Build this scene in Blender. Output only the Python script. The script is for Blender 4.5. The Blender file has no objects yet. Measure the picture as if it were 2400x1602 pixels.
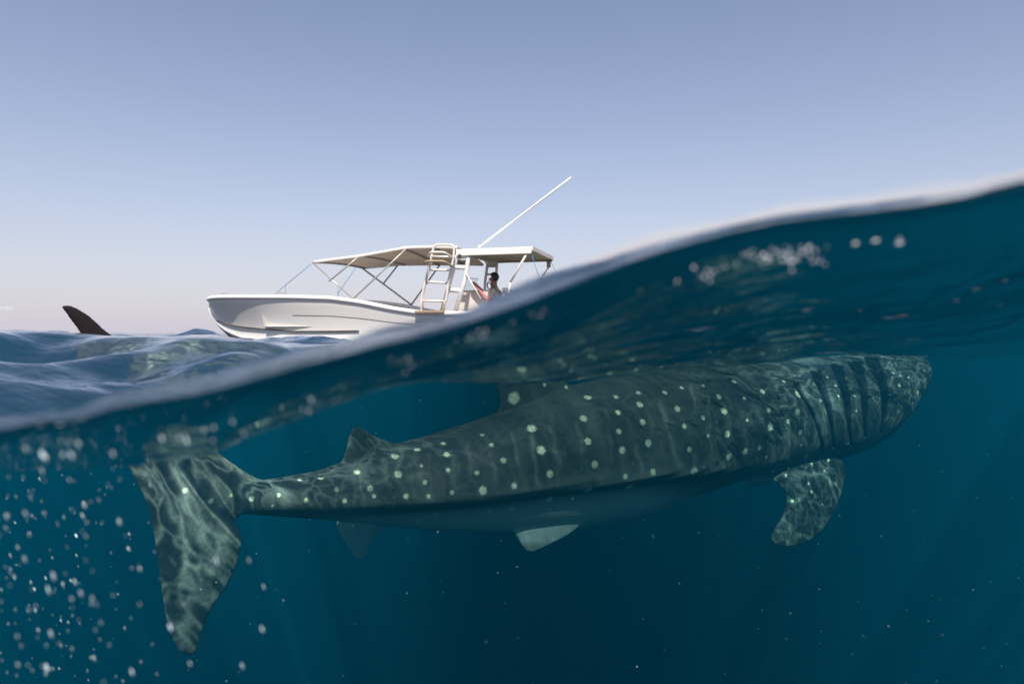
import bpy, bmesh, math, random
import numpy as np
from mathutils import Vector, Matrix
from mathutils.geometry import delaunay_2d_cdt

random.seed(7)
rng = np.random.RandomState(7)
scene = bpy.context.scene
col = scene.collection
R = math.radians

# ------------------------------------------------------------------ camera
F = 1600.0                                   # focal length in photo pixels (2400 wide)
PITCH = math.atan(21.0 / F)                  # horizon sits a little above the picture centre
cam = bpy.data.cameras.new('camera')
cam_o = bpy.data.objects.new('camera', cam)
col.objects.link(cam_o)
cam_o.location = (0, 0, 0)
cam_o.rotation_euler = (math.pi / 2 - PITCH, 0, 0)
cam.sensor_width = 36.0
cam.lens = 24.0
cam.clip_start = 0.01
cam.clip_end = 20000
cam.dof.use_dof = True
cam.dof.focus_distance = 4.6
cam.dof.aperture_fstop = 4.5
scene.camera = cam_o

# ------------------------------------------------------------------ light
SUN_EL, SUN_AZ = R(54), R(178)               # azimuth from +Y (view direction) clockwise: behind, to the right
world = bpy.data.worlds.new('World')
scene.world = world
world.use_nodes = True
wn, wl = world.node_tree.nodes, world.node_tree.links
wn.clear()
wo = wn.new('ShaderNodeOutputWorld')
bg = wn.new('ShaderNodeBackground')
sky = wn.new('ShaderNodeTexSky')
sky.sky_type = 'NISHITA'
sky.sun_disc = False
sky.sun_elevation = SUN_EL
sky.sun_rotation = SUN_AZ
sky.altitude = 0
sky.air_density = 1.0
sky.dust_density = 0.5
sky.ozone_density = 1.6
bg.inputs['Strength'].default_value = 0.13
tint = wn.new('ShaderNodeMix')
tint.data_type = 'RGBA'
tint.blend_type = 'MULTIPLY'
tint.inputs[0].default_value = 1.0
tint.inputs[7].default_value = (1.06, 0.965, 0.965, 1)
# pale humid air low over the sea, all round
tcw = wn.new('ShaderNodeTexCoord'); sxw = wn.new('ShaderNodeSeparateXYZ')
wl.new(tcw.outputs['Generated'], sxw.inputs[0])
mab = wn.new('ShaderNodeMath'); mab.operation = 'ABSOLUTE'; wl.new(sxw.outputs[2], mab.inputs[0])
md_ = wn.new('ShaderNodeMath'); md_.operation = 'MULTIPLY'; md_.inputs[1].default_value = -5.0; wl.new(mab.outputs[0], md_.inputs[0])
me_ = wn.new('ShaderNodeMath'); me_.operation = 'EXPONENT'; wl.new(md_.outputs[0], me_.inputs[0])
hz = wn.new('ShaderNodeMix'); hz.data_type = 'RGBA'
hz.inputs[7].default_value = (4.12, 4.35, 5.1, 1)
mf_ = wn.new('ShaderNodeMath'); mf_.operation = 'MULTIPLY'; mf_.inputs[1].default_value = 0.97; wl.new(me_.outputs[0], mf_.inputs[0])
wl.new(mf_.outputs[0], hz.inputs[0]); wl.new(sky.outputs[0], hz.inputs[6])
wl.new(hz.outputs[2], tint.inputs[6])
wl.new(tint.outputs[2], bg.inputs['Color'])
wl.new(bg.outputs[0], wo.inputs['Surface'])

sun = bpy.data.lights.new('sun', 'SUN')
sun.energy = 5.0
sun.angle = R(0.5)
sun.color = (1.0, 0.94, 0.85)
sun_o = bpy.data.objects.new('sun', sun)
col.objects.link(sun_o)
sd = Vector((math.sin(SUN_AZ) * math.cos(SUN_EL), math.cos(SUN_AZ) * math.cos(SUN_EL), math.sin(SUN_EL)))
sun_o.rotation_euler = sd.to_track_quat('Z', 'Y').to_euler()

scene.view_settings.view_transform = 'Standard'
scene.view_settings.look = 'None'
scene.view_settings.gamma = 1.0
scene.view_settings.exposure = 0.12
scene.view_settings.use_curve_mapping = False
scene.render.engine = 'CYCLES'
cy = scene.cycles
cy.use_denoising = True
cy.denoiser = 'OPENIMAGEDENOISE'
cy.max_bounces = 10
cy.diffuse_bounces = 2
cy.glossy_bounces = 4
cy.transmission_bounces = 6
cy.transparent_max_bounces = 12
cy.volume_bounces = 2
cy.sample_clamp_indirect = 6.0
cy.caustics_reflective = False
cy.caustics_refractive = False
cy.use_adaptive_sampling = True
cy.adaptive_threshold = 0.012

# ------------------------------------------------------------------ helpers
def px_ray(px, py):
    """world direction (y = 1) through a photo pixel"""
    x = (px - 1200.0) / F
    a = (801.0 - py) / F
    y = math.cos(PITCH) + a * math.sin(PITCH)
    z = a * math.cos(PITCH) - math.sin(PITCH)
    return x / y, z / y

def at(px, py, y):
    x, z = px_ray(px, py)
    return np.array((x * y, y, z * y))

def project(v):
    """world points (n,3) -> photo pixels (n,2)"""
    v = np.asarray(v)
    f = v[:, 1] * math.cos(PITCH) - v[:, 2] * math.sin(PITCH)
    u = v[:, 1] * math.sin(PITCH) + v[:, 2] * math.cos(PITCH)
    return np.stack([1200 + F * v[:, 0] / f, 801 - F * u / f], 1)

def smooth_table(xs, ys, q, sigma):
    """piecewise linear table, gaussian smoothed, read at q"""
    xs, ys = np.asarray(xs, float), np.asarray(ys, float)
    g = np.linspace(xs[0], xs[-1], 600)
    v = np.interp(g, xs, ys)
    st = (xs[-1] - xs[0]) / 599
    n = max(1, int(3 * sigma / st))
    k = np.exp(-0.5 * (np.arange(-n, n + 1) * st / sigma) ** 2)
    k /= k.sum()
    pad = np.concatenate([2 * v[0] - v[n:0:-1], v, 2 * v[-1] - v[-2:-n - 2:-1]])
    v = np.convolve(pad, k, 'valid')
    return np.interp(q, g, v)

def tag(o, label=None, cat=None, group=None, kind=None):
    if label: o['label'] = label
    if cat: o['category'] = cat
    if group: o['group'] = group
    if kind: o['kind'] = kind
    return o

def link(name, me, mat=None, parent=None, smooth=False):
    o = bpy.data.objects.new(name, me)
    col.objects.link(o)
    if mat: me.materials.append(mat)
    if parent is not None: o.parent = parent
    if smooth: me.polygons.foreach_set('use_smooth', [True] * len(me.polygons))
    return o

def from_bm(name, bm, mat=None, parent=None, smooth=False):
    me = bpy.data.meshes.new(name)
    bmesh.ops.recalc_face_normals(bm, faces=bm.faces)
    bm.to_mesh(me)
    bm.free()
    return link(name, me, mat, parent, smooth)

class N:
    """small node-tree helper"""
    def __init__(s, name):
        s.m = bpy.data.materials.new(name)
        s.m.use_nodes = True
        s.t = s.m.node_tree
        s.t.nodes.clear()
        s.out = s.t.nodes.new('ShaderNodeOutputMaterial')
    def __call__(s, kind, inputs=None, **props):
        n = s.t.nodes.new('ShaderNode' + kind)
        for k, v in props.items(): setattr(n, k, v)
        for k, v in (inputs or {}).items():
            if isinstance(v, bpy.types.NodeSocket): s.t.links.new(v, n.inputs[k])
            else: n.inputs[k].default_value = v
        return n
    def math(s, op, a, b=None, c=None, clamp=False):
        n = s.t.nodes.new('ShaderNodeMath'); n.operation = op; n.use_clamp = clamp
        for i, v in enumerate((a, b, c)):
            if v is None: continue
            if isinstance(v, bpy.types.NodeSocket): s.t.links.new(v, n.inputs[i])
            else: n.inputs[i].default_value = v
        return n.outputs[0]
    def mix(s, f, a, b, blend='MIX'):
        n = s.t.nodes.new('ShaderNodeMix'); n.data_type = 'RGBA'; n.blend_type = blend
        for i, v in ((0, f), (6, a), (7, b)):
            if isinstance(v, bpy.types.NodeSocket): s.t.links.new(v, n.inputs[i])
            else: n.inputs[i].default_value = v if i == 0 else (tuple(v) + (1,) if len(v) == 3 else v)
        return n.outputs[2]
    def ramp(s, f, stops):
        n = s.t.nodes.new('ShaderNodeValToRGB')
        e = n.color_ramp.elements
        while len(e) < len(stops): e.new(0.5)
        for el, (p, c) in zip(e, stops):
            el.position = p; el.color = (c, c, c, 1) if not isinstance(c, tuple) else c + (1,)
        s.t.links.new(f, n.inputs[0])
        return n.outputs[0]

def plain(name, color, rough=0.5, metal=0.0, var=0.12, scale=6.0, bump=0.0, spec=0.5):
    n = N(name)
    tc = n('TexCoord')
    nz = n('TexNoise', {'Vector': tc.outputs['Object'], 'Scale': scale, 'Detail': 5.0, 'Roughness': 0.6})
    f = n.ramp(nz.outputs[0], [(0.3, 0.0), (0.7, 1.0)])
    dark = tuple(c * (1 - var) for c in color)
    c = n.mix(f, dark, color)
    b = n('BsdfPrincipled', {'Base Color': c, 'Roughness': rough, 'Metallic': metal, 'Specular IOR Level': spec})
    if bump:
        bp = n('Bump', {'Height': nz.outputs[0], 'Strength': bump, 'Distance': 0.02})
        n.t.links.new(bp.outputs[0], b.inputs['Normal'])
    n.t.links.new(b.outputs[0], n.out.inputs[0])
    return n.m

# ------------------------------------------------------------------ water
Y0 = 0.35                                    # the housing's flat front: water begins here
SEA = -0.20                                  # mean sea level, camera at 0
LINE = [(-1400, 1130), (-600, 1075), (0, 1029), (51, 1015), (89, 1006), (143, 1003), (179, 994), (253, 969), (298, 960), (387, 943), (447, 933), (507, 919), (566, 902), (640, 883), (713, 861), (800, 840), (900, 812),
        (976, 796), (1070, 769), (1150, 742), (1241, 709), (1309, 680), (1411, 642), (1500, 606), (1581, 580), (1700, 550), (1838, 520), (1940, 508), (2043, 499), (2145, 487), (2281, 465),
        (2340, 450), (2400, 438), (2600, 405), (3000, 385), (3800, 365)]
ENDS = [(-3000, 1100), (0, 1085), (290, 1072), (500, 1052), (550, 1028), (703, 975), (822, 922), (890, 903), (976, 888), (1163, 895), (1290, 895), (1400, 882),
        (1500, 870), (1600, 864), (1760, 852), (1900, 845), (2050, 842), (2180, 842), (2400, 834), (5000, 812)]

WAVES = []
for lam in np.geomspace(0.16, 9.0, 56):
    th = math.pi / 2 + rng.normal(0, 0.75) + 0.35
    steep = 0.060 if lam < 0.7 else (0.036 if lam < 2.2 else 0.020)
    WAVES.append((lam, math.cos(th), math.sin(th), steep * lam / (2 * math.pi), rng.uniform(0, 2 * math.pi)))

def sea_height(X, Y, cell):
    u = X / Y
    px = 1200 + F * u
    L = -(smooth_table(*zip(*LINE), np.clip(px, -1400, 3800), 14) + 8 - 780) / F
    E = -(smooth_table(*zip(*ENDS), np.clip(px, -3000, 5000), 30) - 780) / F
    rm = -SEA / -np.minimum(E, -0.018) * -1.0
    rm = np.maximum(np.abs(rm), Y0 * 1.5)
    t = np.clip(np.log(Y / Y0) / np.log(rm / Y0), 0, 1)
    s = E + (L - E) * (1 - t) ** 2.4
    z = Y * s
    k = 0.022
    base = SEA + k * np.logaddexp(0, (z - SEA) / k)
    w = np.zeros_like(X)
    for lam, cx, cyy, amp, ph in WAVES:
        f = np.clip((lam / np.maximum(cell, 1e-4) - 3.0) / 3.0, 0, 1)
        q = 2 * math.pi / lam * (X * cx + Y * cyy) + ph
        # sharper crests than troughs
        if 0.35 < lam < 1.3: f = f * (1 + 0.5 * np.clip((900 - px) / 300, 0, 1))
        w += f * amp * (np.sin(q) + 0.22 * np.cos(2 * q))
    grow = np.clip((Y - Y0 - 0.01) / 1.0, 0, 1) ** 0.8
    grow = grow * (1 + 0.5 * np.clip((Y - 6) / 10, 0, 1))
    # a swell stands between the camera and the tail on the left
    hump = 0.165 * np.exp(-((Y - 3.0) / 0.85) ** 2) * np.clip((345 - px) / 120, 0, 1) * np.clip((px + 1500) / 900, 0, 1) * 0.80
    return base + w * grow + hump

rows = [Y0]
lipn = 16
dy = np.geomspace(0.0002, 0.0022, lipn)
for d in dy: rows.append(rows[-1] + d)
far = np.geomspace(rows[-1] + 0.003, 30.0, 560)
rows = np.concatenate([rows, far, np.geomspace(30.4, 4200.0, 110)])
ua = np.concatenate([np.linspace(-3.2, -0.95, 70, endpoint=False), np.linspace(-0.95, 0.95, 760), np.linspace(0.95, 3.2, 71)[1:]])
YY, UU = np.meshgrid(rows, ua, indexing='ij')
XX = UU * (YY + 0.10)
cell = np.maximum(np.gradient(rows)[:, None], (ua[400] - ua[399]) * (YY + 0.1))
ZZ = sea_height(XX, YY, cell)
# keep the swell's lowest sight line where the photograph has it
for _ in range(3):
    pxg = 1200 + F * XX / YY
    edges_ = np.arange(-1200, 3600, 12.0)
    sl = np.where((YY > 0.6) & (YY < 9), ZZ / YY, 9.0)
    b_ = np.clip(((pxg + 1200) / 12).astype(int), 0, len(edges_) - 1)
    mn = np.full(len(edges_), 9.0)
    np.minimum.at(mn, b_.ravel(), sl.ravel())
    want = -(smooth_table(*zip(*ENDS), np.clip(edges_, -3000, 5000), 20) - 780) / F
    dl = np.where(mn < 8, want - mn, 0)
    kk = np.exp(-0.5 * (np.arange(-8, 9) / 3.0) ** 2); kk /= kk.sum()
    dl = np.convolve(np.pad(dl, 8, mode='edge'), kk, 'valid')
    D = np.interp(pxg, edges_, dl)
    win = np.clip((YY - 0.5) / 0.6, 0, 1) * np.exp(-np.clip(YY - 5.0, 0, None) / 2.0)
    ZZ = ZZ + YY * D * win
# and its crests no higher on the left than the photograph's skyline
SKYL = [(-3000, 779), (0, 774), (100, 777), (240, 785), (400, 788), (450, 784), (490, 786), (560, 793), (640, 798), (830, 806), (950, 804), (1100, 798), (5000, 796)]
T_ = -(np.interp(1200 + F * XX / YY, *zip(*SKYL)) - 780) / F
LL_ = -(smooth_table(*zip(*LINE), np.clip(1200 + F * XX / YY, -1400, 3800), 14) - 780) / F - 0.009
cap = LL_ + 0.5 * np.clip((940 - (1200 + F * XX / YY)) / 400, 0, 1) ** 2 + 0.5 * np.clip((0.46 - YY) / 0.1, 0, 1)
ZZ = np.where(cap < 8, YY * (cap - 0.004 * np.logaddexp(0, (cap - ZZ / YY) / 0.004)), ZZ)
kz = 0.0045
sl_ = ZZ / YY
sl2 = T_ - kz * np.logaddexp(0, (T_ - sl_) / kz)
yst = 0.9 + 6.0 * np.clip((1200 + F * XX / YY - 820) / 400, 0, 1)
near_w = np.clip((YY - yst) / (0.6 + 0.3 * yst), 0, 1) * np.clip((40 - YY) / 20, 0, 1)
ZZ = YY * (sl_ + (sl2 - sl_) * near_w)
# short chop farther out
chop = np.zeros_like(ZZ)
crng = np.random.RandomState(31)
for lam in np.geomspace(0.28, 1.3, 16):
    th = crng.uniform(0.2, 2.9); ph = crng.uniform(0, 6.28)
    f = np.clip((lam / cell - 3.0) / 3.0, 0, 1)
    chop += f * lam * 0.011 * (1 - 2 * np.abs(np.sin(math.pi / lam * (XX * math.cos(th) + YY * math.sin(th)) + ph)))
ZZ = ZZ + chop * np.clip((YY - 1.8) / 2.5, 0, 1) * np.clip((1000 - (1200 + F * XX / YY)) / 150, 0, 1) * (1 + np.clip((YY - 5) / 8, 0, 1))
# meniscus: the water creeps a few millimetres up the port
lipv = 0.95 + 0.12 * np.sin(XX * 37.0) + 0.10 * np.sin(XX * 91 + 1.0)
ZZ = ZZ + 0.0122 * lipv * np.exp(-(YY - Y0) / 0.0036)
nr, nc = YY.shape

def grid_mesh(name, dz=0.0, closed=False):
    v = np.stack([XX, YY, ZZ + dz], -1).reshape(-1, 3)
    i = np.arange(nr - 1)[:, None] * nc + np.arange(nc - 1)[None, :]
    f = np.stack([i, i + 1, i + nc + 1, i + nc], -1).reshape(-1, 4)
    polys = f
    if closed:
        BOT = -90.0
        n0 = len(v)
        bot = np.stack([XX, YY, np.full_like(ZZ, BOT)], -1)
        ring = [(0, c) for c in range(nc)] + [(r, nc - 1) for r in range(1, nr)] + \
               [(nr - 1, c) for c in range(nc - 2, -1, -1)] + [(r, 0) for r in range(nr - 2, 0, -1)]
        rt = np.array([a * nc + b for a, b in ring])
        bv = v[rt].copy(); bv[:, 2] = BOT
        cv = np.array([[0, 1500, BOT]])
        v = np.concatenate([v, bv, cv])
        m = len(ring)
        rb = n0 + np.arange(m)
        side = np.stack([rt, rb, np.roll(rb, -1), np.roll(rt, -1)], -1)
        fan = np.stack([rb, np.full(m, n0 + m), np.roll(rb, -1)], -1)
        me = bpy.data.meshes.new(name)
        quads = np.concatenate([f, side])
        nl = quads.size + fan.size
        me.vertices.add(len(v)); me.vertices.foreach_set('co', v.ravel())
        me.loops.add(nl); me.loops.foreach_set('vertex_index', np.concatenate([quads.ravel(), fan.ravel()]))
        me.polygons.add(len(quads) + len(fan))
        me.polygons.foreach_set('loop_start', np.concatenate([np.arange(len(quads)) * 4, quads.size + np.arange(len(fan)) * 3]))
        me.update(calc_edges=True)
        return me
    me = bpy.data.meshes.new(name)
    me.vertices.add(len(v)); me.vertices.foreach_set('co', v.ravel())
    me.loops.add(polys.size); me.loops.foreach_set('vertex_index', polys.ravel())
    me.polygons.add(len(polys)); me.polygons.foreach_set('loop_start', np.arange(len(polys)) * 4)
    me.update(calc_edges=True)
    return me

# surface material: mirror by Fresnel (total reflection from below), else clear;
# from below a painted net of bright lines in the transparency stands in for focused sunlight
n = N('sea_surface')
geo = n('NewGeometry')
pos = geo.outputs['Position']
n1 = n('TexNoise', {'Vector': pos, 'Scale': 3.2, 'Detail': 4.0, 'Roughness': 0.55})
mp = n('Mapping', {'Vector': pos, 'Scale': (0.55, 1.5, 1.0)})
n2 = n('TexNoise', {'Vector': mp.outputs[0], 'Scale': 9.0, 'Detail': 4.0, 'Roughness': 0.5})
bsep = n('SeparateXYZ', {'Vector': pos})
near = n.math('MULTIPLY', n.math('SUBTRACT', bsep.outputs[1], 0.35), 5.0, clamp=True)
hh = n.math('ADD', n.math('MULTIPLY', n1.outputs[0], 0.055), n.math('MULTIPLY', n2.outputs[0], 0.020))
bmp = n('Bump', {'Height': hh, 'Distance': 1.0, 'Strength': n.math('MULTIPLY', near, n.math('ADD', n.math('MULTIPLY', n.math('DIVIDE', bsep.outputs[1], 12.0, clamp=True), 0.45), n.math('ADD', 0.40, n.math('MULTIPLY', geo.outputs['Backfacing'], 0.50))))})
fr = n('Fresnel', {'IOR': n.math('SUBTRACT', 1.333, n.math('MULTIPLY', geo.outputs['Backfacing'], 0.175)), 'Normal': bmp.outputs[0]})
gl = n('BsdfGlossy', {'Color': (1, 1, 1, 1), 'Roughness': 0.03, 'Normal': bmp.outputs[0]})
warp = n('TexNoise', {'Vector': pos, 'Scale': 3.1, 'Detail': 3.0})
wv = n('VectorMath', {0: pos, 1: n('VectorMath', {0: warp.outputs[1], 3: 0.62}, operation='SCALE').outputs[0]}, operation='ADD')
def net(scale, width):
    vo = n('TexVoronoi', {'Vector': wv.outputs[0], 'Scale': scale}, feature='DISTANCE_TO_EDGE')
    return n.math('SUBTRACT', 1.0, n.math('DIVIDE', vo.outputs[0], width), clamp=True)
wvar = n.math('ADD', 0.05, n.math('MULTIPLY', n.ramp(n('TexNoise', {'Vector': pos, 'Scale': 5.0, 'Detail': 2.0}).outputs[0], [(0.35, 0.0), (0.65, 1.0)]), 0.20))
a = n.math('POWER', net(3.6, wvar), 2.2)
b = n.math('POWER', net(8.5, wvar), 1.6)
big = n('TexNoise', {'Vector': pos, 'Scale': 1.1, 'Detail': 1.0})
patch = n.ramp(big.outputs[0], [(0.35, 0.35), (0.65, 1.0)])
mid_dist = n.math('ABSOLUTE', n.math('SUBTRACT', bsep.outputs[0], 0.45))
patch = n.math('MULTIPLY', patch, n.math('ADD', n.math('MULTIPLY', n.math('SUBTRACT', mid_dist, 0.7), 0.9, clamp=True), 0.10))  # painted light net weakened over the shark's back, fuller to either side
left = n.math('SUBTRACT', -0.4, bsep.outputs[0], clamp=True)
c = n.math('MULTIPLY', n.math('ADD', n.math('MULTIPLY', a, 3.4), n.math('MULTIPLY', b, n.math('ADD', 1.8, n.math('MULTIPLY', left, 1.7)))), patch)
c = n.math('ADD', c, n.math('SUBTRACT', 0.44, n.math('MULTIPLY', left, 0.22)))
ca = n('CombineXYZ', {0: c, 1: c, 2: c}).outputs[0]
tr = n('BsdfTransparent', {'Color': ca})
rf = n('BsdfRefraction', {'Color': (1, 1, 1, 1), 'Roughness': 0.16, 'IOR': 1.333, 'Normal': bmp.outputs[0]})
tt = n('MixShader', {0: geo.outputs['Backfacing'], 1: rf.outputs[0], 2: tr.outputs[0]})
# from above the reflectance is raised by hand, sending back more sky than Fresnel
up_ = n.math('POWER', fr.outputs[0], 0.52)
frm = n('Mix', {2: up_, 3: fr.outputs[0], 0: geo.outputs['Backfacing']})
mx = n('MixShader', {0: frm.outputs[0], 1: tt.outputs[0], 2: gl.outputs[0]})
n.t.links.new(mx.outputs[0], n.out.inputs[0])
M_surf = n.m
# the lip against the port really bends what lies behind it
n = N('meniscus_water')
g = n('BsdfGlass', {'Color': (1, 1, 1, 1), 'Roughness': 0.0, 'IOR': 1.333})
n.t.links.new(g.outputs[0], n.out.inputs[0])
M_lip = n.m

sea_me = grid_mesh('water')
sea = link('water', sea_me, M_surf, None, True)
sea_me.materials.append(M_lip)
mi = np.zeros(len(sea_me.polygons), int); mi[:(nc - 1) * lipn] = 1
sea_me.polygons.foreach_set('material_index', mi)
tag(sea, 'rippled sea surface rising to the right across the lens', kind='structure')

n = N('sea_volume')
SS = (0.0004, 0.0182, 0.0292)
SA = (0.28, 0.150, 0.135)
ds = max(SS)
vs = n('VolumeScatter', {'Color': tuple(c / ds for c in SS) + (1,), 'Density': ds, 'Anisotropy': 0.0})
da = max(SA) * 1.001
va = n('VolumeAbsorption', {'Color': tuple(1 - c / da for c in SA) + (1,), 'Density': da})
ad = n('AddShader', {0: vs.outputs[0], 1: va.outputs[0]})
n.t.links.new(ad.outputs[0], n.out.inputs['Volume'])
M_vol = n.m
body = link('water_haze', grid_mesh('water_haze', -0.0015, True), M_vol)
tag(body, 'blue green murk of the sea below the surface', kind='stuff')
bm = bmesh.new()
bmesh.ops.create_cube(bm, size=1)
for v in bm.verts:
    v.co = Vector((v.co.x * 200, -60 + (v.co.y + 0.5) * (60 + Y0 - 0.001), -90 + (v.co.z + 0.5) * 89.4))
back = from_bm('water_haze', bm, M_vol)
tag(back, 'blue green murk of the sea below and behind the camera port', kind='stuff')

# ------------------------------------------------------------------ whale shark
# stations along the spine: photo column, top row, bottom row, distance, half width
ST = [(560, 1128, 1203, 3.18, 0.055), (605, 1128, 1206, 3.25, 0.085), (660, 1120, 1209, 3.34, 0.115), (760, 1104, 1216, 3.50, 0.16),
      (880, 1056, 1228, 3.70, 0.215), (1000, 1026, 1238, 3.90, 0.28), (1150, 980, 1243, 4.15, 0.35), (1300, 915, 1240, 4.42, 0.42),
      (1450, 880, 1215, 4.70, 0.46), (1600, 858, 1155, 5.03, 0.49), (1750, 846, 1104, 5.38, 0.52), (1860, 842, 1080, 5.62, 0.54),
      (1940, 834, 1068, 5.80, 0.55), (1990, 831, 1040, 5.90, 0.54), (2030, 829, 994, 5.98, 0.51), (2070, 829, 940, 6.05, 0.45), (2108, 829, 888, 6.12, 0.35),
      (2124, 834, 868, 6.16, 0.21)]
st = np.array(ST, float)
q = np.concatenate([np.linspace(560, 2050, 130), np.linspace(2056, 2124, 14)])
tab = [smooth_table(st[:, 0], st[:, i], q, 22) for i in range(1, 5)]
tab[0][-4:] = np.interp(q[-4:], st[:, 0], st[:, 1]); tab[1][-4:] = np.interp(q[-4:], st[:, 0], st[:, 2])
tops = np.array([at(p, t, y) for p, t, y in zip(q, tab[0], tab[2])])
bots = np.array([at(p, t, y) for p, t, y in zip(q, tab[1], tab[2])])
sp = tops * 0.5 + bots * 0.5                               # spine points
tan = np.gradient(sp, axis=0)[:, :2]
tan /= np.linalg.norm(tan, axis=1)[:, None]
side = np.stack([tan[:, 1], -tan[:, 0]], 1)                # towards the camera
arc = np.concatenate([[0], np.cumsum(np.linalg.norm(np.diff(sp[:, :2], axis=0), axis=1))])
W = tab[3]
RIDGE = [(560, 1190), (754, 1196), (925, 1187), (1061, 1175), (1231, 1151), (1350, 1135), (1431, 1124), (1600, 1112), (1800, 1085), (2120, 1000)]
rz = np.array([at(p, r, y - w * 0.9)[2] for p, r, y, w in zip(q, np.interp(q, *zip(*RIDGE)), tab[2], W)])

def ring_pts(i, m=64):
    zt, zb = tops[i, 2], bots[i, 2]
    zc, h = (zt + zb) / 2, (zt - zb) / 2
    th = np.linspace(0, 2 * math.pi, m, endpoint=False)
    c, s = np.cos(th), np.sin(th)
    f = np.clip((q[i] - 560) / 250, 0, 1)
    w = W[i] * np.sign(c) * np.abs(c) ** 0.88
    z = zc + h * np.sign(s) * np.abs(s) ** 0.95
    if q[i] > 1100:                                         # broad flat back towards the head
        pass
    # lower keel: flank overhangs the belly
    ramp = f * np.clip((1900 - q[i]) / 500, 0, 1)
    g = np.exp(-((z - rz[i] - 0.01) / 0.045) ** 2)
    under = 1 / (1 + np.exp((z - rz[i] + 0.015) / 0.012))
    w = w * (1 + ramp * (0.07 * g - 0.13 * under))
    # upper side ridges
    for k, a in ((0.35, 0.016), (0.68, 0.018)):
        zr = zc + h * k
        w = w * (1 + a * f * np.exp(-((z - zr) / (0.05 * h + 0.01)) ** 2) * np.clip((2000 - q[i]) / 200, 0, 1))
    return np.stack([sp[i, 0] + side[i, 0] * w, sp[i, 1] + side[i, 1] * w, z], 1)

def loft(bm, rings):
    vs = [[bm.verts.new(p) for p in r] for r in rings]
    m = len(rings[0])
    for a, b in zip(vs[:-1], vs[1:]):
        for j in range(m):
            bm.faces.new((a[j], a[(j + 1) % m], b[(j + 1) % m], b[j]))
    for r in (vs[0], vs[-1]):
        c = bm.verts.new(sum((v.co for v in r), Vector()) / m)
        for j in range(m):
            bm.faces.new((r[j], r[(j + 1) % m], c) if r is vs[-1] else (r[(j + 1) % m], r[j], c))
    return vs

def dist_to_poly(p, poly):
    a = poly; b = np.roll(poly, -1, 0)
    ab = b - a
    t = np.clip(((p[:, None, :] - a) * ab).sum(-1) / (ab ** 2).sum(-1), 0, 1)
    return np.linalg.norm(p[:, None, :] - (a + t[..., None] * ab), axis=-1).min(1)

def inside(p, poly):
    x, y = p[:, 0], p[:, 1]
    r = np.zeros(len(p), bool)
    j = len(poly) - 1
    for i in range(len(poly)):
        xi, yi = poly[i]; xj, yj = poly[j]
        c = ((yi > y) != (yj > y)) & (x < (xj - xi) * (y - yi) / (yj - yi + 1e-12) + xi)
        r ^= c
        j = i
    return r

def chaikin(poly, k=2):
    p = np.asarray(poly, float)
    for _ in range(k):
        nx = np.roll(p, -1, 0)
        p = np.stack([0.75 * p + 0.25 * nx, 0.25 * p + 0.75 * nx], 1).reshape(-1, 2)
    return p

def fin(bm, outline, to3d, tmax, tmin=0.013, soft=0.07, step=0.025, ruffle=0.0):
    """closed blade: outline in metres on a 2-D sheet, to3d(uv) -> point and normal"""
    poly = chaikin(outline, 2)
    lo, hi = poly.min(0), poly.max(0)
    gx, gy = np.meshgrid(np.arange(lo[0], hi[0], step), np.arange(lo[1], hi[1], step))
    g = np.stack([gx.ravel(), gy.ravel()], 1)
    g = g[inside(g, poly)]
    d = dist_to_poly(g, poly)
    g = g[d > step * 0.45]
    pts = np.concatenate([poly, g])
    no = len(poly)
    v2, _, fc, _, _, _ = delaunay_2d_cdt([Vector(p) for p in pts], [], [list(range(no))], 1, 1e-5)
    v2 = np.array([tuple(v) for v in v2])
    d = dist_to_poly(v2, poly)
    t = (tmin + (tmax - tmin) * (1 - np.exp(-d / soft))) / 2
    P, Nn = to3d(v2)
    A = [bm.verts.new(p) for p in P + Nn * t[:, None]]
    B = [bm.verts.new(p) for p in P - Nn * t[:, None]]
    edges = {}
    for f in fc:
        f = list(f)
        bm.faces.new([A[i] for i in f]); bm.faces.new([B[i] for i in reversed(f)])
        for a, b in zip(f, f[1:] + f[:1]):
            edges[(a, b)] = edges.get((a, b), 0) + 1
    for a, b in edges:
        if (b, a) not in edges:
            try: bm.faces.new((A[b], A[a], B[a], B[b]))
            except ValueError: pass

# a curtain: the vertical sheet through the spine, carried on straight behind the tail
cx = np.concatenate([[sp[0] - np.append(tan[0], 0) * k for k in np.linspace(1.9, 0.02, 60)], sp])
def curtain_from_px(pxs):
    """photo pixels -> (length along the curtain, height)"""
    res = []
    L0 = np.concatenate([[0], np.cumsum(np.linalg.norm(np.diff(cx[:, :2], axis=0), axis=1))])
    uu = cx[:, 0] / cx[:, 1]
    for p in pxs:
        u, w = px_ray(*p)
        s = np.interp(u, uu, L0)
        y = np.interp(u, uu, cx[:, 1])
        res.append((s, w * y))
    return np.array(res)
def curtain_3d(off=0.0, bend=0.0):
    L0 = np.concatenate([[0], np.cumsum(np.linalg.norm(np.diff(cx[:, :2], axis=0), axis=1))])
    tn = np.gradient(cx[:, :2], axis=0); tn /= np.linalg.norm(tn, axis=1)[:, None]
    def f(v2):
        x = np.interp(v2[:, 0], L0, cx[:, 0]); y = np.interp(v2[:, 0], L0, cx[:, 1])
        tx = np.interp(v2[:, 0], L0, tn[:, 0]); ty = np.interp(v2[:, 0], L0, tn[:, 1])
        nn = np.stack([ty, -tx, np.zeros_like(tx)], 1)
        return np.stack([x, y, v2[:, 1]], 1) + nn * off, nn
    return f

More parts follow.
